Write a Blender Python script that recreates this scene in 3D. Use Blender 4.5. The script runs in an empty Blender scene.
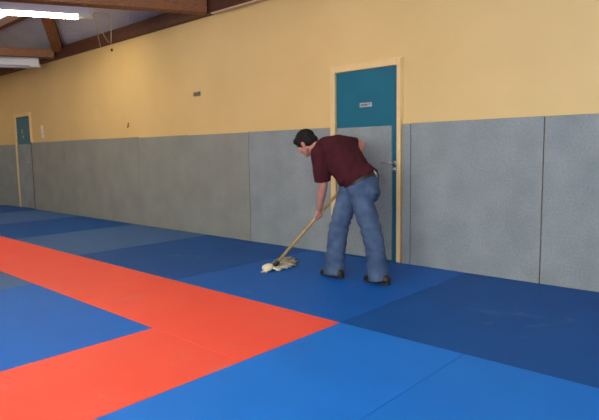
import bpy, bmesh, math, random
from mathutils import Vector, Matrix, noise
random.seed(7)
SC = bpy.context.scene
C = SC.collection

# ------------------------------------------------------------------ camera
CAM = Vector((0.0, -4.897, 1.197))
YAW, PITCH, ROLL, FPX = math.radians(-42.48), math.radians(6.20), math.radians(0.91), 539.8
_f = Vector((math.sin(YAW)*math.cos(PITCH), math.cos(YAW)*math.cos(PITCH), -math.sin(PITCH)))
_r0 = Vector((math.cos(YAW), -math.sin(YAW), 0))
_d0 = _f.cross(_r0)
_r = _r0*math.cos(ROLL) + _d0*math.sin(ROLL)
_d = -_r0*math.sin(ROLL) + _d0*math.cos(ROLL)
cd = bpy.data.cameras.new('camera'); cam = bpy.data.objects.new('camera', cd); C.objects.link(cam)
cd.sensor_width = 36; cd.lens = FPX/599*36; cd.clip_start = 0.05; cd.clip_end = 200
m3 = Matrix((_r, -_d, -_f)).transposed()
cam.matrix_world = Matrix.Translation(CAM) @ m3.to_4x4()
SC.camera = cam

# ------------------------------------------------------------------ world, exposure, added fill light
w = bpy.data.worlds.new('sky'); SC.world = w; w.use_nodes = True
w.node_tree.nodes['Background'].inputs[0].default_value = (0.80, 0.87, 1.0, 1)
w.node_tree.nodes['Background'].inputs[1].default_value = 0.9
vs = SC.view_settings
vs.view_transform = 'Standard'; vs.look = 'None'; vs.gamma = 1; vs.use_curve_mapping = False
vs.exposure = 0.95
def area(name, loc, rot, sx, sy, power, col):
    l = bpy.data.lights.new(name, 'AREA'); l.shape = 'RECTANGLE'; l.size = sx; l.size_y = sy
    l.energy = power; l.color = col
    o = bpy.data.objects.new(name, l); C.objects.link(o); o.location = loc; o.rotation_euler = rot
    return o
# added fill lights, set at made-up windows behind the photographer and at right
area('fill_light_back', (-0.4, -8.62, 1.75), (math.radians(90), 0, 0), 5.6, 1.7, 260, (0.93, 0.98, 1.0))
area('fill_light_side', (4.12, -4.2, 1.75), (math.radians(90), 0, math.radians(90)), 4.4, 1.7, 25, (0.93, 0.98, 1.0))

def unp(px, py, depth):          # pixel + depth along the view axis -> world point
    return CAM + depth*(_f + _r*((px-299.5)/FPX) + _d*((py-210)/FPX))
def on_plane(px, py, axis, val): # pixel -> point on a world plane
    v = _f + _r*((px-299.5)/FPX) + _d*((py-210)/FPX)
    return CAM + v*((val-CAM[axis])/v[axis])
def floor_pt(px, py, z=0.0): return on_plane(px, py, 2, z)
def wall_pt(px, py, y=0.0): return on_plane(px, py, 1, y)

# ------------------------------------------------------------------ materials
MATS = {}
def mat(name, col, rough=0.6, col2=None, nscale=20, bump=0.0, bscale=60, metal=0, spec=0.5, emis=None, estr=0, detail=4, stretch=None, sheen=0):
    if name in MATS: return MATS[name]
    m = bpy.data.materials.new(name); m.use_nodes = True; nt = m.node_tree; N = nt.nodes; L = nt.links
    b = N['Principled BSDF']
    b.inputs['Roughness'].default_value = rough; b.inputs['Metallic'].default_value = metal
    b.inputs['Specular IOR Level'].default_value = spec
    b.inputs['Base Color'].default_value = (*col, 1)
    if sheen: b.inputs['Sheen Weight'].default_value = sheen
    tc = N.new('ShaderNodeTexCoord'); src = tc.outputs['Object']
    if stretch:
        mp = N.new('ShaderNodeMapping'); mp.inputs['Scale'].default_value = stretch
        L.new(src, mp.inputs[0]); src = mp.outputs[0]
    if col2:
        n = N.new('ShaderNodeTexNoise'); n.inputs['Scale'].default_value = nscale; n.inputs['Detail'].default_value = detail
        L.new(src, n.inputs['Vector'])
        cr = N.new('ShaderNodeValToRGB'); cr.color_ramp.elements[0].position = 0.32; cr.color_ramp.elements[1].position = 0.68
        cr.color_ramp.elements[0].color = (*col, 1); cr.color_ramp.elements[1].color = (*col2, 1)
        L.new(n.outputs['Fac'], cr.inputs[0]); L.new(cr.outputs[0], b.inputs['Base Color'])
    if bump:
        n2 = N.new('ShaderNodeTexNoise'); n2.inputs['Scale'].default_value = bscale; n2.inputs['Detail'].default_value = 3
        L.new(src, n2.inputs['Vector'])
        bp = N.new('ShaderNodeBump'); bp.inputs['Strength'].default_value = bump; bp.inputs['Distance'].default_value = 0.01
        L.new(n2.outputs['Fac'], bp.inputs['Height']); L.new(bp.outputs[0], b.inputs['Normal'])
    if emis:
        b.inputs['Emission Color'].default_value = (*emis, 1); b.inputs['Emission Strength'].default_value = estr
    if 'vinyl' in name:            # faint pale scuffs from use
        b2 = b.inputs['Base Color'].links[0].from_socket
        ns = N.new('ShaderNodeTexNoise'); ns.inputs['Scale'].default_value = 2.2; ns.inputs['Detail'].default_value = 6; ns.inputs['Roughness'].default_value = 0.7; ns.inputs['Distortion'].default_value = 0.8
        L.new(tc.outputs['Object'], ns.inputs['Vector'])
        mr = N.new('ShaderNodeMapRange'); mr.inputs[1].default_value = 0.62; mr.inputs[2].default_value = 0.78; mr.inputs[3].default_value = 0; mr.inputs[4].default_value = 0.22
        L.new(ns.outputs['Fac'], mr.inputs[0])
        mx = N.new('ShaderNodeMix'); mx.data_type = 'RGBA'; L.new(mr.outputs[0], mx.inputs[0]); L.new(b2, mx.inputs[6]); mx.inputs[7].default_value = (0.5, 0.52, 0.55, 1)
        L.new(mx.outputs[2], b.inputs['Base Color'])
    MATS[name] = m; return m
def S(r, g, b):                   # sRGB 0-255 -> linear
    f = lambda c: c/12.92 if c <= 0.04045 else ((c+0.055)/1.055)**2.4
    return (f(r/255), f(g/255), f(b/255))
def mix_speckle(m, scale, amount):   # adds fine fibre speckle to a material's colour
    nt = m.node_tree; N = nt.nodes; L = nt.links; b = N['Principled BSDF']
    tc = N.new('ShaderNodeTexCoord'); n = N.new('ShaderNodeTexNoise'); n.inputs['Scale'].default_value = scale; n.inputs['Detail'].default_value = 2
    L.new(tc.outputs['Object'], n.inputs['Vector'])
    mr = N.new('ShaderNodeMapRange'); mr.inputs[1].default_value = 0.3; mr.inputs[2].default_value = 0.7
    mr.inputs[3].default_value = 1-amount; mr.inputs[4].default_value = 1+amount
    L.new(n.outputs['Fac'], mr.inputs[0])
    mx = N.new('ShaderNodeVectorMath'); mx.operation = 'MULTIPLY'
    if b.inputs['Base Color'].links: L.new(b.inputs['Base Color'].links[0].from_socket, mx.inputs[0])
    else: mx.inputs[0].default_value = b.inputs['Base Color'].default_value[:3]
    L.new(mr.outputs[0], mx.inputs[1]); L.new(mx.outputs[0], b.inputs['Base Color'])
    return m

M_wall = mat('ochre_paint', S(228,194,132), 0.55, S(222,188,126), 1.2, 0.05, 140)
M_wall2 = mat('white_paint', S(205,198,182), 0.7)
M_pad = mix_speckle(mat('grey_carpet_pad', S(152,158,158), 0.95, S(138,145,146), 3.0, 0.3, 180, spec=0.2), 55, 0.09)
M_padB = mix_speckle(mat('grey_carpet_pad_lamplit', S(152,152,144), 0.95, S(140,141,134), 2.5, 0.3, 180, spec=0.2), 55, 0.09)  # left pads: warm lamp light put into the grey
M_blueA = mat('blue_vinyl_dark_nap', S(8,78,152), 0.50, S(12,84,158), 2.5, 0.25, 260, spec=0.2)
M_blueB = mat('blue_vinyl_light_nap', S(18,122,222), 0.46, S(14,116,214), 2.5, 0.25, 260, spec=0.25)
M_blueC = mat('blue_vinyl_mid_nap', S(12,102,200), 0.48, S(16,108,206), 2.5, 0.25, 260, spec=0.22)
M_blueF = mat('blue_vinyl_deep', S(8,92,180), 0.48, S(12,98,186), 2.5, 0.25, 260, spec=0.22)
M_blueE = mat('blue_vinyl_bright_nap', S(16,114,210), 0.47, S(20,120,214), 2.5, 0.25, 260, spec=0.22)
M_blueD = mat('blue_vinyl_sheen', S(64,108,166), 0.45, S(56,100,158), 2.5, 0.25, 260, spec=0.35)  # grazing sheen of the far mats painted as a greyer blue
M_red = mat('red_vinyl', S(255,90,68), 0.5, S(252,84,62), 2.5, 0.25, 260, spec=0.35)
M_under = mat('grey_screed', S(60,60,64), 0.9)
M_teal = mat('teal_door_paint', S(6,104,128), 0.45, S(8,98,122), 3, 0.05, 50)
M_frame = mat('cream_frame_paint', S(236,204,146), 0.45, S(230,196,138), 6)
M_wood = mat('brown_beam_wood', S(150,94,46), 0.55, S(108,64,34), 14, 0.2, 30, stretch=(1.5,1.5,6))
M_woodD = mat('dark_plate_wood', S(100,58,36), 0.6, S(78,44,30), 12, 0.2, 30, stretch=(0.6,4,6))
M_roof = mat('grey_metal_sheet', S(204,206,212), 0.6, S(194,196,204), 2)
M_metal = mat('brushed_steel', S(190,190,186), 0.3, metal=0.9)
M_white = mat('white_enamel', S(222,222,224), 0.4)
M_tube = mat('lamp_tube_lit', (1,1,1), 0.5, emis=(1.0,0.87,0.57), estr=30)
M_tube_off = mat('lamp_tube_unlit', S(206,210,216), 0.35)
M_plast = mat('white_plastic', S(232,228,216), 0.4)
M_cable = mat('pale_cable', S(196,184,164), 0.5)
M_dark = mat('dark_rubber', S(34,32,32), 0.6)
M_plaque = mat('grey_plaque', S(178,172,172), 0.4)
M_plaque2 = mat('dull_brass_plaque', S(120,106,78), 0.5)
M_ink = mat('plaque_ink', S(92,76,84), 0.6)
M_green = mat('yellow_green_sticker', S(170,178,70), 0.5)

def glass_mat():
    m = bpy.data.materials.new('window_glass'); m.use_nodes = True; nt = m.node_tree; N = nt.nodes
    N.remove(N['Principled BSDF']); t = N.new('ShaderNodeBsdfTransparent'); g = N.new('ShaderNodeBsdfGlossy'); g.inputs['Roughness'].default_value = 0.02
    mx = N.new('ShaderNodeMixShader'); mx.inputs[0].default_value = 0.06
    nt.links.new(t.outputs[0], mx.inputs[1]); nt.links.new(g.outputs[0], mx.inputs[2]); nt.links.new(mx.outputs[0], N['Material Output'].inputs[0])
    return m
M_glass = glass_mat()

# ------------------------------------------------------------------ object helpers
def tag(o, label=None, cat=None, group=None, kind=None):
    if label: o['label'] = label
    if cat: o['category'] = cat
    if group: o['group'] = group
    if kind: o['kind'] = kind
    return o
def obj(name, me, m, parent=None, smooth=False):
    if isinstance(me, bmesh.types.BMesh):
        bm = me; bmesh.ops.recalc_face_normals(bm, faces=bm.faces); me = bpy.data.meshes.new(name); bm.to_mesh(me); bm.free()
    o = bpy.data.objects.new(name, me)
    me.materials.clear(); me.materials.append(m)
    if smooth:
        for p in me.polygons: p.use_smooth = True
    C.objects.link(o)
    if parent: o.parent = parent; o.matrix_parent_inverse = parent.matrix_basis.inverted()
    return o
def add_box(bm, x0, x1, y0, y1, z0, z1, bev=0.0):
    r = bmesh.ops.create_cube(bm, size=1)
    for v in r['verts']:
        v.co = Vector(((x0+x1)/2 + v.co.x*(x1-x0), (y0+y1)/2 + v.co.y*(y1-y0), (z0+z1)/2 + v.co.z*(z1-z0)))
    if bev:
        es = list({e for v in r['verts'] for e in v.link_edges})
        bmesh.ops.bevel(bm, geom=es, offset=bev, segments=2, affect='EDGES', profile=0.6)
def box(name, x0, x1, y0, y1, z0, z1, m, parent=None, bev=0.0):
    bm = bmesh.new(); add_box(bm, x0, x1, y0, y1, z0, z1, bev); return obj(name, bm, m, parent)
def beam_bm(bm, A, B, wd, ht, bev=0.006, up=Vector((0,0,1))):   # bar from A to B (bottom centre line), width wd, height ht
    A = Vector(A); B = Vector(B); d = (B-A).normalized(); s = d.cross(up).normalized(); u = s.cross(d).normalized()
    r = bmesh.ops.create_cube(bm, size=1); Lg = (B-A).length
    for v in r['verts']:
        v.co = (A+B)/2 + d*(v.co.x*Lg) + s*(v.co.y*wd) + u*((v.co.z+0.5)*ht)
    if bev: bmesh.ops.bevel(bm, geom=list({e for v in r['verts'] for e in v.link_edges}), offset=bev, segments=1, affect='EDGES')
def beam(name, A, B, wd, ht, m, parent=None, bev=0.006):
    bm = bmesh.new(); beam_bm(bm, A, B, wd, ht, bev); return obj(name, bm, m, parent)
def tube_bm(bm, pts, rad, n=8, caps=True):
    pts = [Vector(p) for p in pts]; rads = rad if isinstance(rad, (list, tuple)) else [rad]*len(pts)
    rings = []; prev = None
    for i, p in enumerate(pts):
        t = (pts[min(i+1, len(pts)-1)] - pts[max(i-1, 0)]).normalized()
        a = prev if prev is not None else (Vector((0,0,1)) if abs(t.z) < 0.9 else Vector((1,0,0)))
        s = (a - t*a.dot(t)).normalized(); prev = s; q = t.cross(s)
        rings.append([bm.verts.new(p + (s*math.cos(2*math.pi*k/n) + q*math.sin(2*math.pi*k/n))*rads[i]) for k in range(n)])
    for a, b in zip(rings, rings[1:]):
        for k in range(n): bm.faces.new((a[k], a[(k+1)%n], b[(k+1)%n], b[k]))
    if caps: bm.faces.new(rings[0][::-1]); bm.faces.new(rings[-1])
def tube(name, pts, rad, m, parent=None, n=8):
    bm = bmesh.new(); tube_bm(bm, pts, rad, n); return obj(name, bm, m, parent, True)

# ------------------------------------------------------------------ the room
XL, XR, YB = -17.0, 4.0, -8.5
WT = 3.095                       # top of the painted wall
def tri(o): return tag(o, kind='structure')
tri(box('floor', XL-0.2, XR+0.2, YB-0.2, 0.25, -0.14, -0.04, M_under))
D1 = (-3.90, -3.09); D2 = (-13.33, -12.53); DH = 2.065
bm = bmesh.new()
for a, b in ((XL-0.2, D2[0]-0.03), (D2[1]+0.03, D1[0]-0.03), (D1[1]+0.03, XR+0.2)): add_box(bm, a, b, 0.03, 0.18, -0.04, WT)
for a, b in (D1, D2): add_box(bm, a-0.03, b+0.03, 0.03, 0.18, DH+0.03, WT)
wall = tri(obj('wall_back', bm, M_wall)); wall['label'] = 'ochre painted wall with grey pads along its lower half'
tri(box('wall_left', XL-0.2, XL, YB, 0.03, -0.04, 5.6, M_wall))
# right-hand wall and the wall behind the photographer, each with unseen windows added for the fill light
def window_wall(name, along_x, fixed0, fixed1, lo, hi, wins, z0, z1, top, wn):
    bm = bmesh.new()
    def put(b, a0, a1, za, zb, f0=fixed0, f1=fixed1):
        if along_x: add_box(b, a0, a1, f0, f1, za, zb)
        else: add_box(b, f0, f1, a0, a1, za, zb)
    e = lo
    for (a, b) in wins:
        put(bm, e, a, -0.04, top); put(bm, a, b, -0.04, z0); put(bm, a, b, z1, top); e = b
    put(bm, e, hi, -0.04, top)
    tri(obj(name, bm, M_wall2))
    mid = (fixed0+fixed1)/2
    for i, (a, b) in enumerate(wins):
        fb = bmesh.new()
        for (p, q, r, s) in ((a, a+0.06, z0, z1), (b-0.06, b, z0, z1), (a+0.06, b-0.06, z0, z0+0.06), (a+0.06, b-0.06, z1-0.06, z1), ((a+b)/2-0.03, (a+b)/2+0.03, z0+0.06, z1-0.06)):
            put(fb, p, q, r, s, mid-0.03, mid+0.03)
        f = tri(obj('window_%d' % (wn+i), fb, M_white))
        for (p, q) in ((a+0.06, (a+b)/2-0.03), ((a+b)/2+0.03, b-0.06)):
            g = bmesh.new(); put(g, p, q, z0+0.06, z1-0.06, mid-0.004, mid+0.004); obj('pane', g, M_glass, f)
window_wall('wall_behind', True, YB-0.2, YB, XL-0.2, XR+0.2, ((-3.2, -1.4), (-1.3, 0.5), (0.6, 2.4)), 0.9, 2.6, 3.5, 1)
window_wall('wall_right', False, XR, XR+0.2, YB, 0.03, ((-6.4, -4.3), (-4.1, -2.0)), 0.9, 2.6, 5.6, 4)

# wall pads: one upholstered board each, fixed to the wall
pads = [(-3.022, -2.925), (-2.918, -1.612), (-1.604, -0.24), (-0.232, 1.13), (1.138, 2.5), (2.508, 3.95),
        (-5.385, -3.985), (-6.759, -5.393), (-8.124, -6.761), (-9.492, -8.126), (-10.862, -9.494), (-12.51, -10.864),
        (-14.76, -13.42), (-16.15, -14.768), (-16.98, -16.158)]
for i, (a, b) in enumerate(pads):
    top = 1.465 + random.uniform(-0.006, 0.006) + (0.012 if i in (9, 10, 11) else 0)
    o = box('wall_pad', a, b, 0.0+random.uniform(-0.002, 0.003), 0.029, -0.036, top, M_padB if 6 < i < 12 else M_pad, wall, 0.004 if 6 < i < 12 else 0.008)

# ------------------------------------------------------------------ doors
def door(n, x0, x1, padx1, label):
    leaf = tri(box('door_%d' % n, x0, x1, 0.018, 0.058, -0.036, DH, M_teal, None, 0.003)); leaf['label'] = label
    fb = bmesh.new()
    for a, b, z0, z1 in ((x0-0.03, x0-0.003, -0.04, DH+0.03), (x1+0.003, x1+0.03, -0.04, DH+0.03), (x0-0.003, x1+0.003, DH+0.003, DH+0.03)):
        add_box(fb, a, b, 0.031, 0.15, z0, z1)                      # jambs and head
    for a, b, z0, z1 in ((x0-0.075, x0-0.004, 0.0, DH+0.07), (x1+0.004, x1+0.052, 0.0, DH+0.07), (x0-0.004, x1+0.004, DH+0.004, DH+0.07)):
        add_box(fb, a, b, -0.012, 0.0295, 1.49 if (n == 2 and a > x1-0.01) else z0, z1, 0.006)   # architrave
    for a, b, z0, z1 in ((x0-0.09, x0-0.0755, 0.0, DH+0.085), (x1+0.0525, x1+0.062, 0.0, DH+0.085), (x0-0.0755, x1+0.0525, DH+0.0705, DH+0.085)):
        if n == 1 or z0 > 1: add_box(fb, a, b, 0.006, 0.0295, max(z0, 1.49), z1, 0.003)   # stepped outer moulding above the pads
    obj('door_frame', fb, M_frame, leaf)
    box('door_pad', x0+0.015, padx1, -0.006, 0.0175, 0.012, 1.452, M_pad, leaf, 0.006)
    hx = x1-0.035; hz = 1.06
    hb = bmesh.new()
    tube_bm(hb, [(hx, 0.018, hz), (hx, -0.047, hz)], 0.011, 12)
    tube_bm(hb, [(hx+0.008, -0.045, hz), (hx-0.06, -0.049, hz), (hx-0.125, -0.045, hz+0.002)], [0.011, 0.010, 0.008], 10)
    h = obj('lever_handle', hb, M_metal, leaf, True); h['label'] = 'steel lever door handle'
    for zz, nm in ((hz, 'handle_rose'), (hz-0.07, 'lock_rose')):
        rb = bmesh.new(); tube_bm(rb, [(hx, 0.0179, zz), (hx, 0.007, zz)], 0.026, 20); obj(nm, rb, M_metal, h, True)
    kb = bmesh.new(); tube_bm(kb, [(hx, 0.0075, hz-0.07), (hx, -0.005, hz-0.07)], 0.012, 12); obj('lock_cylinder', kb, M_metal, h, True)
    return leaf
d1 = door(1, D1[0], D1[1], -3.148, 'teal door with grey pad on its lower part, behind the man')
d2 = door(2, D2[0], D2[1], D2[1]-0.02, 'small far teal door with grey pad at the left end of the wall')
box('door_shadow_gap', D2[1]+0.001, D2[1]+0.019, -0.004, 0.029, 0.008, 1.47, M_dark, d2)  # dark strip standing in for the shaded gap beside the pad
# sign on the near door: pale rimmed plate, pinkish line of lettering and a dark arrow-like mark
p0 = wall_pt(360, 107, 0.018); p1 = wall_pt(372, 102.5, 0.018)
sx0, sx1, sz = p0.x, p1.x, (p0.z+p1.z)/2
sg = box('door_sign', sx0, sx1, 0.0115, 0.0178, sz-0.024, sz+0.024, M_plaque, d1, 0.002)
gb = bmesh.new(); x = sx0+0.018
for k in range(6):
    wdt = random.choice((0.008, 0.011, 0.013)); add_box(gb, x, x+wdt, 0.0105, 0.0114, sz-0.009, sz+0.009); x += wdt+0.004
obj('sign_lettering', gb, M_ink, sg)
ab = bmesh.new(); ax = sx1-0.03
tube_bm(ab, [(ax-0.012, 0.011, sz+0.006), (ax+0.012, 0.011, sz+0.006)], 0.0025, 6); tube_bm(ab, [(ax+0.004, 0.011, sz+0.013), (ax+0.012, 0.011, sz+0.006), (ax+0.004, 0.011, sz-0.001)], 0.0025, 6)
obj('sign_mark', ab, M_dark, sg)
for (px, py, hh) in ((22.2, 131.5, 0.09), (23.2, 136.8, 0.06)):
    q = wall_pt(px, py, 0.017); box('sticker', q.x-0.03, q.x+0.03, 0.0155, 0.0178, q.z-hh/2, q.z+hh/2, M_green, d2)

# small things on the wall
q = wall_pt(196.8, 94, 0.02)
nb = box('wall_plaque', q.x-0.075, q.x+0.075, 0.012, 0.0298, q.z-0.028, q.z+0.024, M_plaque2, None, 0.003)
tag(nb, 'small dark plaque fixed high on the ochre wall', 'plaque')
box('plaque_rim', q.x-0.078, q.x+0.078, 0.008, 0.0298, q.z+0.025, q.z+0.036, M_plaque, nb, 0.002)
for k, (px, py) in enumerate(((41.6, 127.6), (42.2, 132), (42.8, 136.3))):
    q = wall_pt(px, py, 0.02)
    s = box('light_switch', q.x-0.055, q.x+0.055, 0.018, 0.0298, q.z-0.042, q.z+0.042, M_plast, None, 0.006)
    box('rocker', q.x-0.025, q.x+0.025, 0.012, 0.0178, q.z-0.028, q.z+0.028, M_plast, s, 0.003)
    tag(s, ('topmost', 'middle', 'lowest')[k] + ' of three white light switches beside the far door', 'light switch', 'light switches by the far door')
q = wall_pt(128.4, 125.3, 0.02)
hk = bmesh.new(); tube_bm(hk, [(q.x, 0.0298, q.z+0.035), (q.x, 0.016, q.z+0.03), (q.x, 0.014, q.z-0.03), (q.x, 0.002, q.z-0.04), (q.x, -0.003, q.z-0.02)], 0.008, 8)
tag(obj('wall_hook', hk, M_dark, None, True), 'small dark hook on the wall above the grey pads', 'hook')
q = wall_pt(111.5, 50, 0.02)
pb = bmesh.new(); tube_bm(pb, [(q.x, 0.0298, q.z), (q.x, 0.012, q.z)], [0.028, 0.02], 14)
tag(obj('wall_plug', pb, M_dark, None, True), 'small dark round plug on the wall below the hanging cables', 'plug')

# ------------------------------------------------------------------ ceiling: ribbed sheets on brown beams, with a skylight band
SL = 0.45                        # roof pitch, rising from the wall inwards
ZP = 3.31                        # roof underside above the wall line
def roofz(y): return ZP + SL*(-y) if y > -4.3 else ZP + SL*4.3 - SL*(-y-4.3)*1.05
YK = -0.92                       # inner edge of the lower sheets
g = math.tan(math.radians(60))   # ribs run at a slant to the wall
bm = bmesh.new()
prof = [(0.0, 0.0), (0.045, 0.0), (0.052, 0.014), (0.068, 0.014)]
rows = []
x = XL-3.0
while x < XR+0.3:
    for (dx, dz) in prof:
        rows.append([bm.verts.new((x+dx + g*(0.2-yy), yy, roofz(yy)+dz)) for yy in (0.2, YK)])
    x += 0.075
for a, b in zip(rows, rows[1:]): bm.faces.new((a[0], b[0], b[1], a[1]))
ceil_ = tri(obj('ceiling', bm, M_roof)); ceil_['label'] = 'grey ribbed roof sheets over brown wooden beams'
# upper sheets beyond the skylight
bm = bmesh.new()
def quad(b, x0, x1, ya, yb, off=0.02):
    v = [b.verts.new(c) for c in ((x0, ya, roofz(ya)+off), (x1, ya, roofz(ya)+off), (x1, yb, roofz(yb)+off), (x0, yb, roofz(yb)+off))]; b.faces.new(v)
SKY = (-16.0, -9.0, YK-0.06, -2.1)
quad(bm, XL-0.2, SKY[0], YK-0.05, -4.3); quad(bm, SKY[1], XR+0.2, YK-0.05, -4.3)
quad(bm, SKY[0], SKY[1], SKY[3], -4.3); quad(bm, XL-0.2, XR+0.2, -4.3, YB-0.2)
o = obj('upper_roof_sheet', bm, M_roof, ceil_)
sm = o.modifiers.new('thick', 'SOLIDIFY'); sm.thickness = 0.03; sm.offset = 1
# skylight frame and panes
k = 0; xs = SKY[0]
wf = bmesh.new()
while xs < SKY[1]-0.01:
    beam_bm(wf, (xs+0.02, SKY[2], roofz(SKY[2])+0.02), (xs+0.02, SKY[3], roofz(SKY[3])+0.02), 0.04, 0.05, 0)
    xs += 0.7
win = tri(obj('window_6', wf, M_white)); win['label'] = 'bright skylight band seen between the beams at the top left'
xs = SKY[0]
while xs < SKY[1]-0.01:
    b = bmesh.new(); quad(b, xs+0.042, xs+0.698, SKY[2], SKY[3], 0.05); p = obj('pane', b, M_glass, win)
    xs += 0.7
# plate along the wall top, purlin, tie beams and rafters
box('wall_plate', XL, XR, -0.07, 0.18, WT+0.002, 3.285, M_woodD, ceil_, 0.006)
box('plate_edging', -6.0, XR, -0.072, -0.0, WT-0.016, WT+0.0015, mat('pale_edging', S(214,188,150), 0.6), ceil_, 0.002)
def zroof_under(y, dep): return roofz(y) - dep
beam('purlin', (XL, YK, roofz(YK)-0.13), (XR, YK, roofz(YK)-0.13), 0.10, 0.13, M_wood, ceil_)
dirT = Vector((-math.sin(math.radians(28.5)), -math.cos(math.radians(28.5)), 0))
dirR = Vector((math.sin(math.radians(60)), -math.cos(math.radians(60)), 0))
for jx in (-16.15, -11.12, -6.08, -1.05):
    J = Vector((jx+(0.25 if jx < -10 else 0), -0.072, 3.10))
    A = J + dirT*0.02; B = J + dirT*8.6
    beam('tie_beam', A, B, 0.16, 0.24 if jx > -10 else 0.15, M_wood, ceil_)
    R0 = Vector((jx+0.42, -0.09, 0)); t1 = (-YK-0.09-0.06)/math.cos(math.radians(60))
    R1 = R0 + dirR*t1
    R0.z = roofz(R0.y)-0.155; R1.z = roofz(R1.y)-0.155
    beam('rafter', R0, R1, 0.18, 0.145, M_wood, ceil_)

# ------------------------------------------------------------------ fluorescent ceiling lights
lampdir = Vector((math.sin(math.radians(28.5)), math.cos(math.radians(28.5)), 0))
def lamp(name, end, length, lit, label, cables=None, hang=None):
    t = bpy.data.objects.new(name, None); C.objects.link(t); t.location = end
    bpy.context.view_layer.update()
    end = Vector(end); A = end - lampdir*length; side = lampdir.cross(Vector((0,0,1)))
    bm = bmesh.new()                 # housing with sloping shoulders
    sec = [(-0.085, 0.030), (-0.085, 0.145), (-0.055, 0.185), (0.055, 0.185), (0.085, 0.145), (0.085, 0.030)]
    r0 = [bm.verts.new(A + side*a + Vector((0,0,b))) for a, b in sec]; r1 = [bm.verts.new(end - lampdir*0.02 + side*a + Vector((0,0,b))) for a, b in sec]
    for i in range(6): bm.faces.new((r0[i], r0[(i+1)%6], r1[(i+1)%6], r1[i]))
    bm.faces.new(r0[::-1]); bm.faces.new(r1)
    obj('housing', bm, M_white, t)
    for sgn in (-1, 1):
        bm = bmesh.new(); tube_bm(bm, [A + lampdir*0.04 + side*0.05*sgn + Vector((0,0,0.006)), end - lampdir*0.20 + side*0.05*sgn + Vector((0,0,0.006))], 0.018 if lit else 0.014, 12)
        obj('tube', bm, M_tube if lit else M_tube_off, t, True)
    bm = bmesh.new(); beam_bm(bm, end - lampdir*0.19 + Vector((0,0,0.008)), end + Vector((0,0,0.008)), 0.13, 0.05, 0.01); obj('end_cap', bm, M_plast, t)
    for f in (0.2, 0.8):
        c = A.lerp(end, f) + Vector((0,0,0.186)); tube('hanger', [c, (c.x, c.y, hang or min(roofz(c.y)-0.01, 4.9))], 0.006, M_dark, t, 6)
    if cables:
        for nm, pts, mm in cables: tube(nm, pts, 0.0085, mm, t, 6)
    return tag(t, label, 'ceiling light', 'fluorescent ceiling lights')
e1 = on_plane(92, 18.5, 2, 3.20)
cw = []
def wp(px, py, y=-0.085): return wall_pt(px, py, y)
a0 = e1 + Vector((0,0,0.06))
cw.append(('cable', [a0, wp(99, 12.5, -0.75), wp(106, 13.5, -0.6), wp(110, 17, -0.5), wp(111.2, 24, -0.35), wp(111.2, 34, -0.2), wp(111, 44.5)], M_cable))
cw.append(('cable', [a0, wp(95, 18, -0.6), wp(97, 31, -0.3), wp(100.5, 47)], M_cable))
cw.append(('cable', [a0, wp(97, 19, -0.6), wp(102, 32, -0.3), wp(108.5, 42.5)], M_cable))
lamp('fluorescent_light', e1, 1.55, True, 'lit white fluorescent light at the top left corner with hanging cables', cw)
e2 = on_plane(40.5, 68, 2, 2.915)
lamp('fluorescent_light', e2, 1.55, False, 'unlit white fluorescent light under the far tie beam, above the far door', None, 3.13)
lamp('fluorescent_light', (-3.0, -2.6, 3.3), 1.55, True, 'added lit fluorescent light above the man, out of view overhead')  # this lamp and the next ones are unseen, added to light the hall
lamp('fluorescent_light', (-6.2, -5.0, 3.3), 1.55, True, 'added lit fluorescent light over the left part of the mats, out of view')
lamp('fluorescent_light', (-10.6, -4.2, 3.3), 1.55, True, 'added lit fluorescent light far left over the mats, out of view')
lamp('fluorescent_light', (-14.6, -2.6, 3.3), 1.55, True, 'added lit fluorescent light at the left end of the hall, out of view')
lamp('fluorescent_light', (-1.0, -4.6, 3.3), 1.55, True, 'added lit fluorescent light above the photographer, out of view')

# ------------------------------------------------------------------ judo mats
U = 0.92
X1, X0, Y1, Y2, LM = -2.48*U, -3.485*U, -2.172*U, -3.172*U, 2.0
GAP = 0.0015
def matt(x0, x1, y0, y1, m, label, group):
    o = box('judo_mat', x0+GAP, x1-GAP, y0+GAP, y1-GAP, -0.0398, random.uniform(-0.0006, 0.0006), m, None, 0.003)
    tag(o, label, 'mat', group)
G1 = 'blue mats along the wall'
names = {0: 'dark blue mat at right, below the two pads right of the near door', 1: 'blue mat under the man and his mop', 2: 'dark blue mat along the wall, left of the mop',
         3: 'paler blue mat along the wall, third left of the man', 4: 'dark blue mat along the wall, fourth left of the man', 5: 'greyish blue mat at the foot of the far door',
         6: 'dark blue mat at the far left end of the wall', 7: 'last blue mat along the wall, beyond the left edge', -1: 'blue mat along the wall, beyond the right edge', -2: 'blue mat in the far right corner, out of view'}
tone = {0: M_blueA, 1: M_blueF, 2: M_blueA, 3: M_blueD, 4: M_blueA, 5: M_blueD, 6: M_blueA, 7: M_blueB, -1: M_blueC, -2: M_blueA}
for k in range(-2, 7):
    a = X1 - LM*k; matt(a, min(a+LM, 3.98), Y1, -0.014, tone[k], names[k], G1)
G2 = 'red border mats'
rl = ['red mat at the corner of the red border, nearest the man', 'red mat second from the corner along the far border', 'red mat third from the corner along the far border',
      'red mat fourth from the corner, near the left edge', 'red mat fifth from the corner, beyond the left edge', 'last red mat of the far border, out of view']
for k in range(6):
    matt(X1-LM*(k+1), X1-LM*k, Y2, Y1, M_red, rl[k], G2)
for k in range(2):
    matt(X0, X1, Y2-LM*(k+1), Y2-LM*k, M_red, ('red mat running from the corner towards the bottom left', 'red mat nearest the photographer, below the frame')[k], G2)
G3 = 'blue mats inside the red border'
il = ['blue mat filling the inner corner of the red border', 'greyish blue mat at the left edge inside the red border', 'third blue mat inside the red border, beyond the left edge', 'fourth blue mat inside the red border, out of view']
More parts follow.
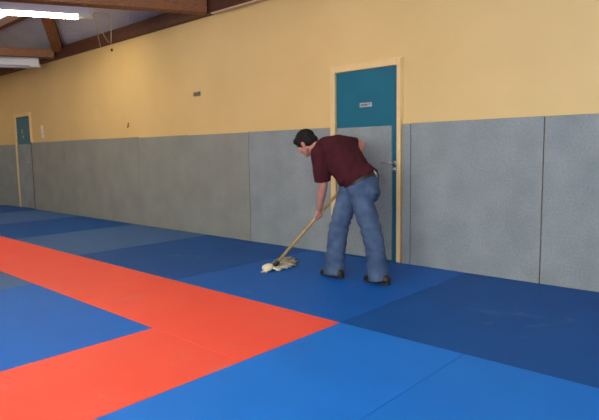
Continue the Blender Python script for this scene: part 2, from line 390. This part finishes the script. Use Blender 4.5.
for k in range(4):
    matt(X0-LM*(k+1), X0-LM*k, Y2-LM, Y2, (M_blueC, M_blueD)[k % 2], il[k], G3)
    matt(X0-LM*(k+1), X0-LM*k, Y2-2*LM, Y2-LM, (M_blueB, M_blueC)[k % 2], 'blue mat of the nearer inside row, number %s from the red strip' % ('one','two','three','four')[k], G3)
G4 = 'blue mats in front, right of the red border'
fl = ['blue mat right of the red corner, at the bottom centre', 'blue mat at the bottom right, past the diagonal seam', 'third blue mat of the front row, beyond the right edge', 'fourth blue mat of the front row, out of view', 'fifth blue mat of the front row, out of view', 'sixth blue mat of the front row, out of view']
for k in range(6):
    a = X1+U*1.0*k; matt(a, a+U, Y1-LM, Y1, (M_blueB, M_blueE)[k % 2], fl[k], G4)
    matt(a, a+U, Y1-2*LM, Y1-LM, (M_blueC, M_blueB)[k % 2], 'blue mat below the frame, %s from the red strip' % ('first','second','third','fourth','fifth','sixth')[k], G4)

# ------------------------------------------------------------------ the mop
def basis(f, l):
    f = Vector(f).normalized(); l = Vector(l); l = (l - f*l.dot(f)).normalized(); return f, l, f.cross(l)
RH = _r0.copy(); AH = Vector((_f.x, _f.y, 0)).normalized(); UP = Vector((0,0,1))
def rua(r, u, a): return RH*r + UP*u + AH*a
mop_b = floor_pt(274.5, 265.5, 0.045)
dB = (mop_b-CAM).dot(_f)
mop_t = unp(354.5, 174, 5.33)
hdir = (mop_t-mop_b).normalized()
gripL = mop_b + hdir*((mop_t-mop_b).length*0.555)
gripR = mop_t - hdir*0.06
mop = bpy.data.objects.new('mop', None); C.objects.link(mop); mop.location = (mop_b.x, mop_b.y, 0)
bpy.context.view_layer.update()
tag(mop, 'string mop with wooden handle held by the man on the blue mat', 'mop')
M_hand = mat('varnished_handle_wood', S(196,158,96), 0.45, S(176,136,78), 8, stretch=(3,3,3))
M_string = mat('dirty_mop_cotton', S(232,222,198), 0.9, S(150,138,114), 16, 0.3, 80)
M_clamp = mat('cream_plastic_clamp', S(236,222,184), 0.5)
tube('handle', [mop_b + hdir*0.03, mop_b + hdir*0.5, mop_t, mop_t + hdir*0.012], [0.0145, 0.0145, 0.0145, 0.008], M_hand, mop, 14)
tube('collar', [mop_b + hdir*0.0, mop_b + hdir*0.02, mop_b + hdir*0.055, mop_b+hdir*0.065], [0.022, 0.025, 0.022, 0.018], M_dark, mop, 14)
cl = floor_pt(267.5, 267.8, 0.037)
bm = bmesh.new(); bmesh.ops.create_uvsphere(bm, u_segments=24, v_segments=14, radius=1)
cdir = (Vector((mop_b.x, mop_b.y, 0))-Vector((cl.x, cl.y, 0))).normalized(); cs = Vector((-cdir.y, cdir.x, 0))
for v in bm.verts:
    c = v.co.copy(); c.x = math.copysign(abs(c.x)**0.8, c.x); c.y = math.copysign(abs(c.y)**0.8, c.y)
    v.co = cl + cdir*(c.x*0.052) + cs*(c.y*0.056) + UP*(c.z*0.036 + (0.016*max(0, c.x)))
obj('clamp', bm, M_clamp, mop, True)
bm = bmesh.new()
ends = [(284,257.5),(289,257),(293,257.2),(296,258),(297.5,259.5),(298,261.5),(297,263.5),(295,265),(292,266.5),(288,268),(284,269.5),(279,271)]
N = 34
for i in range(N):
    f = i/(N-1)*(len(ends)-1); a = int(min(f, len(ends)-2)); fr = f-a
    ex = ends[a][0]*(1-fr)+ends[a+1][0]*fr + random.uniform(-2.5, 1); ey = ends[a][1]*(1-fr)+ends[a+1][1]*fr + random.uniform(-.6, .6)
    E_ = floor_pt(ex, ey, 0.011); s0 = cl + cdir*0.03 + cs*random.uniform(-0.045, 0.045); s0.z = 0.028
    mid = s0.lerp(E_, 0.5) + cs*random.uniform(-0.03, 0.03); mid.z = random.uniform(0.022, 0.055)
    pts = []
    for k in range(8):
        t = k/7; p = s0*(1-t)**2 + mid*2*t*(1-t) + E_*t*t; p = p + cs*0.006*math.sin(9*t+i); p.z = max(p.z, 0.0105); pts.append(p)
    tube_bm(bm, pts, [0.0078]*7+[0.0055], 6)
for i in range(5):                # a few strands trail on the other side
    s0 = cl.copy(); s0.z = 0.02; e_ = floor_pt(260.5+i*1.6, 272.6+random.uniform(-.5,.5), 0.010); m_ = s0.lerp(e_, 0.5); m_.z = 0.014
    tube_bm(bm, [s0, m_, e_], [0.007, 0.007, 0.004], 6)
st = obj('mop_strings', bm, M_string, mop, True); st['kind'] = 'stuff'; st['label'] = 'fanned dirty cotton strings'

# ------------------------------------------------------------------ the man
def ring_tube(bm, stations, n=20):
    """stations: (centre, axis_a*ra, axis_b*rb) ; closed loft with rounded ends"""
    rings = []
    for c, a, b in stations:
        rings.append([bm.verts.new(c + a*math.cos(2*math.pi*k/n) + b*math.sin(2*math.pi*k/n)) for k in range(n)])
    for p, q in zip(rings, rings[1:]):
        for k in range(n): bm.faces.new((p[k], p[(k+1)%n], q[(k+1)%n], q[k]))
    bm.faces.new(rings[0][::-1]); bm.faces.new(rings[-1])
def ell(bm, c, ax, rad, nu=20, nv=12):
    r = bmesh.ops.create_uvsphere(bm, u_segments=nu, v_segments=nv, radius=1)
    for v in r['verts']: q = v.co.copy(); v.co = Vector(c) + ax[0]*(q.x*rad[0]) + ax[1]*(q.y*rad[1]) + ax[2]*(q.z*rad[2])
XYZ = (Vector((1,0,0)), Vector((0,1,0)), Vector((0,0,1)))
def cap(bm, A, B, ra, rb, n=16, flat0=False, flat1=False):
    A = Vector(A); B = Vector(B); t = (B-A).normalized(); pts = []; rs = []
    if not flat0:
        for a in (85, 60, 30): pts.append(A - t*ra*math.sin(math.radians(a))); rs.append(ra*math.cos(math.radians(a)))
    pts += [A, A.lerp(B, 0.5), B]; rs += [ra, (ra+rb)/2, rb]
    if not flat1:
        for a in (30, 60, 85): pts.append(B + t*rb*math.sin(math.radians(a))); rs.append(rb*math.cos(math.radians(a)))
    tube_bm(bm, pts, rs, n)
def chain(bm, pts, rs, n=16):
    for i in range(len(pts)-1): cap(bm, pts[i], pts[i+1], rs[i], rs[i+1], n)
def fuse(name, bm, m, parent, vox, smooth=4, disp=None, factor=0.5):
    bmesh.ops.recalc_face_normals(bm, faces=bm.faces)
    me = bpy.data.meshes.new('tmp'); bm.to_mesh(me); bm.free()
    o = bpy.data.objects.new('tmp', me); C.objects.link(o)
    r = o.modifiers.new('r', 'REMESH'); r.mode = 'VOXEL'; r.voxel_size = vox
    if smooth: s = o.modifiers.new('s', 'SMOOTH'); s.iterations = smooth; s.factor = factor
    dg = bpy.context.evaluated_depsgraph_get(); dg.update()
    me2 = bpy.data.meshes.new_from_object(o.evaluated_get(dg)); bpy.data.objects.remove(o); bpy.data.meshes.remove(me)
    if disp:
        nrm = [v.normal.copy() for v in me2.vertices]
        for v, nn in zip(me2.vertices, nrm): v.co += nn*disp(v.co)
    me2.name = name
    return obj(name, me2, m, parent, True)

M_skin = mat('skin', S(196,138,118), 0.55, S(184,122,106), 12, 0.1, 200)
M_shirt = mat('maroon_jersey', S(74,28,36), 0.9, S(62,22,30), 10, 0.35, 220, spec=0.2)
M_jeans = mat('washed_denim', S(88,108,136), 0.9, S(60,80,110), 7, 0.5, 240, spec=0.2)
M_belt = mat('dark_leather', S(44,28,24), 0.5)
M_hair = mat('dark_brown_hair', S(26,22,17), 0.6, S(14,12,10), 40, 0.6, 90, stretch=(1,1,3), spec=0.25)
M_shoe = mat('dark_shoe_leather', S(40,34,30), 0.5)
M_sole = mat('brown_sole', S(36,30,26), 0.7)

ankL = floor_pt(379, 283, 0.0); ankR = floor_pt(334, 276.5, 0.0)
pel = unp(361.5, 187, 5.02)
FW = rua(-0.92, 0, 0.39).normalized(); LW = rua(-0.39, 0, -0.92).normalized()
hipL = pel + LW*0.085 - UP*0.02; hipR = pel - LW*0.085 - UP*0.02
kneeL = unp(371.5, 231, 4.93); kneeR = unp(338.5, 229, 5.13)
akL = ankL + UP*0.10; akR = ankR + UP*0.10
nb_ = unp(322, 144.5, 5.23)                   # base of the neck
SP = (nb_-pel); spl = SP.length; sd = SP/spl
LS = rua(-0.49, -0.42, -0.76); LS = (LS - sd*LS.dot(sd)).normalized()
LH_ = (LW - sd*LW.dot(sd)).normalized()
def lat(t): return (LH_.lerp(LS, max(0, min(1, t)))).normalized()
shL = unp(319.8, 154, 5.08); shR = unp(337, 143, 5.37)
elL = unp(323.5, 185, 5.17); elR = unp(361, 144.5, 5.44)
# ---- hands closed on the handle
def hand(bm, grip, hd, wrist, flip):
    """palm beside the handle on the wrist's side, four fingers curling round it, thumb the other way"""
    to = (wrist-grip); to = (to - hd*to.dot(hd)).normalized()      # from handle to wrist
    sdv = hd.cross(to).normalized()*flip
    R_ = 0.0145+0.009
    pc = grip + to*0.030
    for k in range(4):                                             # palm: four metacarpal bars side by side
        off = hd*((1.5-k)*0.0195)
        cap(bm, wrist*0.75+ (pc+off)*0.25, pc + off + sdv*0.012, 0.015, 0.0135, 10)
        rr = (0.0098, 0.0100, 0.0095, 0.0085)[k]; span = (235, 250, 235, 205)[k]
        pts = []
        for j in range(7):
            a = math.radians(35 + (span-35)*j/6)
            pts.append(grip + off + (to*math.cos(a) + sdv*math.sin(a))*(R_ + 0.002))
        chain(bm, pts, [rr*1.08, rr*1.05, rr, rr, rr*0.97, rr*0.93, rr*0.88], 10)
    tb = wrist*0.6 + pc*0.4 + hd*0.018*1.0
    t1 = pc + hd*0.045 - sdv*0.018; t2 = grip + hd*0.052 - sdv*0.026; t3 = grip + hd*0.040 - sdv*0.022 - to*0.020
    chain(bm, [tb, t1, t2, t3], [0.015, 0.0125, 0.0112, 0.0095], 10)
wrL = gripL + (elL-gripL).normalized()*0.085 + UP*0.004
wrR = gripR + (elR-gripR).normalized()*0.085
# ---- head frame
HC = unp(306.3, 143.2, 5.29)
hf, hl, hu = basis(rua(-0.66, -0.60, 0.46), rua(-0.50, -0.10, -0.86))
def H(f, l, u): return HC + hf*f + hl*l + hu*u
AX = (hf, hl, hu)
body = bmesh.new()
# torso, pelvis and legs under the clothes
st_ = []
for t, a, b in ((-0.12, 0.10, 0.08), (0.0, 0.15, 0.105), (0.25, 0.14, 0.10), (0.5, 0.15, 0.105), (0.75, 0.165, 0.10), (0.92, 0.12, 0.075), (1.02, 0.06, 0.055)):
    l_ = lat(t); st_.append((pel + sd*(spl*t) + rua(0.62, 0.78, 0)*(0.045*max(0, min(1, t*2, (1.05-t)*4))), l_*a, sd.cross(l_)*b))
ring_tube(body, st_)
for h_, k_, a_ in ((hipL, kneeL, akL), (unp(349, 191, 5.10), kneeR, akR)): chain(body, [h_, k_, a_], [0.075, 0.052, 0.04])
for s_, e_, w_ in ((shL, elL, wrL), (shR, elR, wrR)):
    chain(body, [nb_.lerp(s_, 0.4) - sd*0.04, s_, s_.lerp(e_, 0.5), e_], [0.045, 0.052, 0.047, 0.041])
    chain(body, [e_, e_.lerp(w_, 0.35), w_], [0.041, 0.042, 0.028])
hand(body, gripL, hdir, wrL, 1); hand(body, gripR, hdir, wrR, 1)
# neck and head
chain(body, [nb_ - sd*0.03, H(-0.025, 0, -0.06)], [0.062, 0.056])
ell(body, H(-0.012, 0, 0.028), AX, (0.098, 0.076, 0.090))
ell(body, H(0.030, 0, -0.030), AX, (0.062, 0.064, 0.080))
ell(body, H(0.038, 0, -0.078), AX, (0.044, 0.044, 0.036))
ell(body, H(0.066, 0, -0.095), AX, (0.022, 0.024, 0.018))        # chin
for s_ in (-1, 1):
    chain(body, [H(-0.005, s_*0.060, -0.055), H(0.062, s_*0.022, -0.092)], [0.018, 0.018])    # jaw line
    ell(body, H(0.062, s_*0.040, -0.030), AX, (0.025, 0.024, 0.022))   # cheek
    ell(body, H(-0.004, s_*0.080, -0.012), AX, (0.020, 0.008, 0.033))  # ear
    ell(body, H(-0.012, s_*0.086, -0.008), AX, (0.014, 0.007, 0.024))
    chain(body, [H(0.084, s_*0.012, 0.016), H(0.074, s_*0.046, 0.014)], [0.010, 0.009])       # brow
chain(body, [H(0.088, 0, 0.006), H(0.106, 0, -0.026)], [0.009, 0.0125]); ell(body, H(0.100, 0, -0.030), AX, (0.014, 0.018, 0.010))
chain(body, [H(0.088, -0.02, -0.060), H(0.094, 0, -0.058), H(0.088, 0.02, -0.060)], [0.006, 0.008, 0.006])
chain(body, [H(0.086, -0.016, -0.071), H(0.090, 0, -0.071), H(0.086, 0.016, -0.071)], [0.006, 0.008, 0.006])
person = fuse('person', body, M_skin, None, 0.0045, 2)
tag(person, 'man in maroon shirt and jeans bending over a mop by the near door', 'person')
# eyes and brows
M_eye = mat('eye_white', S(225,220,214), 0.2); M_iris = mat('eye_iris', S(52,36,28), 0.2)
M_lip = mat('lips', S(176,104,92), 0.5)
for s_ in (-1, 1):
    b = bmesh.new(); ell(b, H(0.074, s_*0.031, 0.000), AX, (0.0115, 0.0125, 0.0085), 16, 10); ey = obj('eye', b, M_eye, person, True)
    b = bmesh.new(); ell(b, H(0.0845, s_*0.031, -0.001), AX, (0.003, 0.006, 0.006), 12, 8); obj('iris', b, M_iris, ey, True)
    b = bmesh.new(); chain(b, [H(0.094, s_*0.014, 0.021), H(0.090, s_*0.034, 0.026), H(0.078, s_*0.052, 0.020)], [0.004, 0.005, 0.003], 8); obj('eyebrow', b, M_hair, person, True)
# hair
hb = bmesh.new()
ell(hb, H(-0.016, 0, 0.040), AX, (0.108, 0.087, 0.094), 28, 18)
ell(hb, H(-0.050, 0, 0.000), AX, (0.066, 0.079, 0.078), 24, 14)
ell(hb, H(0.055, 0, 0.072), AX, (0.050, 0.064, 0.040), 20, 12)      # fringe
chain(hb, [H(-0.085, 0, -0.02), H(-0.075, 0, -0.055)], [0.045, 0.036])
for s_ in (-1, 1):
    chain(hb, [H(0.024, s_*0.066, 0.045), H(0.022, s_*0.070, 0.000), H(0.020, s_*0.066, -0.022)], [0.018, 0.012, 0.008])
fuse('hair', hb, M_hair, person, 0.0045, 2, lambda p: 0.0045*noise.noise(p*70)+0.003*noise.noise(p*160))
# shirt
sb = bmesh.new(); st_ = []
WU = (UP*0.52 + sd*0.85).normalized(); LWu = (LW - WU*LW.dot(WU)).normalized(); wf_ = LWu.cross(WU)
for h_ in (0.042, 0.075): st_.append((pel + WU*h_ + rua(0.024, 0.020, 0), LWu*0.188, wf_*0.172))
for t, a, b, off in ((0.22, 0.186, 0.166, 0.026), (0.36, 0.190, 0.174, 0.042), (0.50, 0.196, 0.176, 0.056), (0.65, 0.202, 0.172, 0.072), (0.78, 0.200, 0.152, 0.070), (0.89, 0.182, 0.126, 0.054), (0.97, 0.13, 0.095, 0.026), (1.04, 0.082, 0.072, 0.012)):
    l_ = lat(t); dorsal = l_.cross(sd)
    st_.append((pel + sd*(spl*t) + rua(0.62*off, 0.78*off, 0), l_*a, dorsal*b))
ring_tube(sb, st_, 28)
slL = shL.lerp(elL, 0.86); slR = shR.lerp(elR, 0.80)
chain(sb, [nb_.lerp(shL, 0.55)-sd*0.04, shL], [0.090, 0.090]); cap(sb, shL, slL, 0.090, 0.080, 18, flat1=True)
chain(sb, [nb_.lerp(shR, 0.55)-sd*0.04, shR], [0.085, 0.078]); cap(sb, shR, slR, 0.078, 0.074, 18, flat1=True)
def shirt_disp(p):
    q = p - pel; a = q.dot(sd); c = q.dot(LS)
    d = 0.008*noise.noise(Vector((a*5, c*9, q.z*6))) + 0.006*noise.noise(Vector((a*16+c*10, c*5-a*4, 3.1)))
    d += 0.004*math.sin((a*0.6+c)*62 + 4*noise.noise(p*5))*max(0, noise.noise(p*3.3)+0.15)
    return d
shirt = fuse('shirt', sb, M_shirt, person, 0.007, 5, shirt_disp); shirt['label'] = 'dark maroon short-sleeved shirt'
# jeans
jb = bmesh.new()
st_ = []
for h_, a, b in ((-0.13, 0.150, 0.120), (-0.06, 0.172, 0.142), (0.0, 0.178, 0.164), (0.04, 0.174, 0.160), (0.075, 0.170, 0.154)):
    st_.append((pel + WU*h_ + rua(0.022, 0.018, 0)*max(0, min(1, (h_+0.06)/0.1)), LWu*a, wf_*b))
ring_tube(jb, st_, 28)
for s_, hp in ((1, hipL), (-1, hipR)): ell(jb, pel + LW*(0.075*s_) - FW*0.065 - UP*0.045, (FW, LW, UP), (0.095, 0.092, 0.115))
def leg(h_, k_, a_, g_):
    fd = (a_-g_)
    t0 = h_ - UP*0.03
    low = a_.lerp(k_, 0.35); bot = g_ + UP*0.022
    chain(jb, [h_, h_.lerp(k_, 0.5)], [0.104, 0.101], 20); chain(jb, [h_.lerp(k_, 0.5), k_], [0.101, 0.094], 20)
    chain(jb, [k_, low], [0.094, 0.090], 20); cap(jb, low, bot, 0.090, 0.100, 20, flat1=True)
leg(hipL, kneeL, akL, ankL); leg(unp(349, 191, 5.10), kneeR, akR, ankR)
def jean_disp(p):
    z = p.z
    d = 0.007*noise.noise(p*7) + 0.005*noise.noise(Vector((p.x*9, p.y*9, z*22)))
    fold = max(0, 1-abs(z-0.20)/0.20)*0.7 + max(0, 1-abs(z-0.50)/0.14) + max(0, 1-abs(z-0.80)/0.12)*0.8
    d += fold*0.0065*math.sin(z*75 + (p.x*RH.x+p.y*RH.y)*28 + 5*noise.noise(p*6))
    return d
jeans = fuse('jeans', jb, M_jeans, person, 0.0075, 4, jean_disp); jeans['label'] = 'faded blue denim jeans'
# belt, back pocket, key clip
bb = bmesh.new(); n = 40; outer = []
cB = pel + WU*0.034 + rua(0.022, 0.018, 0)
for hgt in (-0.018, 0.018):
    for rr in (1.0, 0.93):
        outer.append([bb.verts.new(cB + WU*hgt + (LWu*math.cos(2*math.pi*k/n)*0.181 + wf_*math.sin(2*math.pi*k/n)*0.168)*rr) for k in range(n)])
for k in range(n):
    j = (k+1) % n; a, b, c, d = outer
    bb.faces.new((a[k], a[j], c[j], c[k])); bb.faces.new((b[k], d[k], d[j], b[j])); bb.faces.new((a[k], b[k], b[j], a[j])); bb.faces.new((c[k], c[j], d[j], d[k]))
obj('belt', bb, M_belt, person)
kq = cB - wf_*0.158 + LWu*0.075 if (cB - wf_*0.146 - CAM).length < (cB + wf_*0.146 - CAM).length else cB + wf_*0.158 + LWu*0.075
ob = kq - cB; ob.normalize()
kb_ = bmesh.new(); tube_bm(kb_, [kq + WU*0.022 + ob*0.012, kq + ob*0.016, kq - WU*0.045 + ob*0.014], [0.007, 0.008, 0.006], 8); kc = obj('key_clip', kb_, M_metal, person, True); kc['label'] = 'small pale clip on the belt'
# shoes
FT = rua(-0.62, 0, 0.78).normalized(); LT = UP.cross(FT)
def shoe(c, toe):
    b = bmesh.new(); lt = UP.cross(toe)
    st_ = []
    for f, wd, h in ((-0.105, 0.020, 0.03), (-0.095, 0.034, 0.06), (-0.06, 0.040, 0.085), (0.0, 0.042, 0.09), (0.06, 0.046, 0.072), (0.12, 0.050, 0.05), (0.16, 0.043, 0.042), (0.185, 0.026, 0.032), (0.195, 0.010, 0.022)):
        st_.append((c + toe*f + UP*(0.014+h/2), lt*wd, UP*(h/2)))
    ring_tube(b, st_, 20)
    o = obj('shoe', b, M_shoe, person, True)
    s = bmesh.new(); prof = [(-0.108, 0.018), (-0.09, 0.038), (-0.04, 0.042), (0.02, 0.042), (0.09, 0.050), (0.14, 0.049), (0.18, 0.032), (0.198, 0.012)]
    ol = [(f, w_) for f, w_ in prof] + [(f, -w_) for f, w_ in prof[::-1]]
    lo = [s.verts.new(c + toe*f + lt*w_ + UP*0.0012) for f, w_ in ol]; hi = [s.verts.new(c + toe*f + lt*w_ + UP*0.022) for f, w_ in ol]
    s.faces.new(lo[::-1]); s.faces.new(hi)
    for k in range(len(ol)): j = (k+1) % len(ol); s.faces.new((lo[k], lo[j], hi[j], hi[k]))
    obj('sole', s, M_sole, o)
shoe(ankL - FT*0.015, FT); shoe(ankR - FT*0.015, FT)
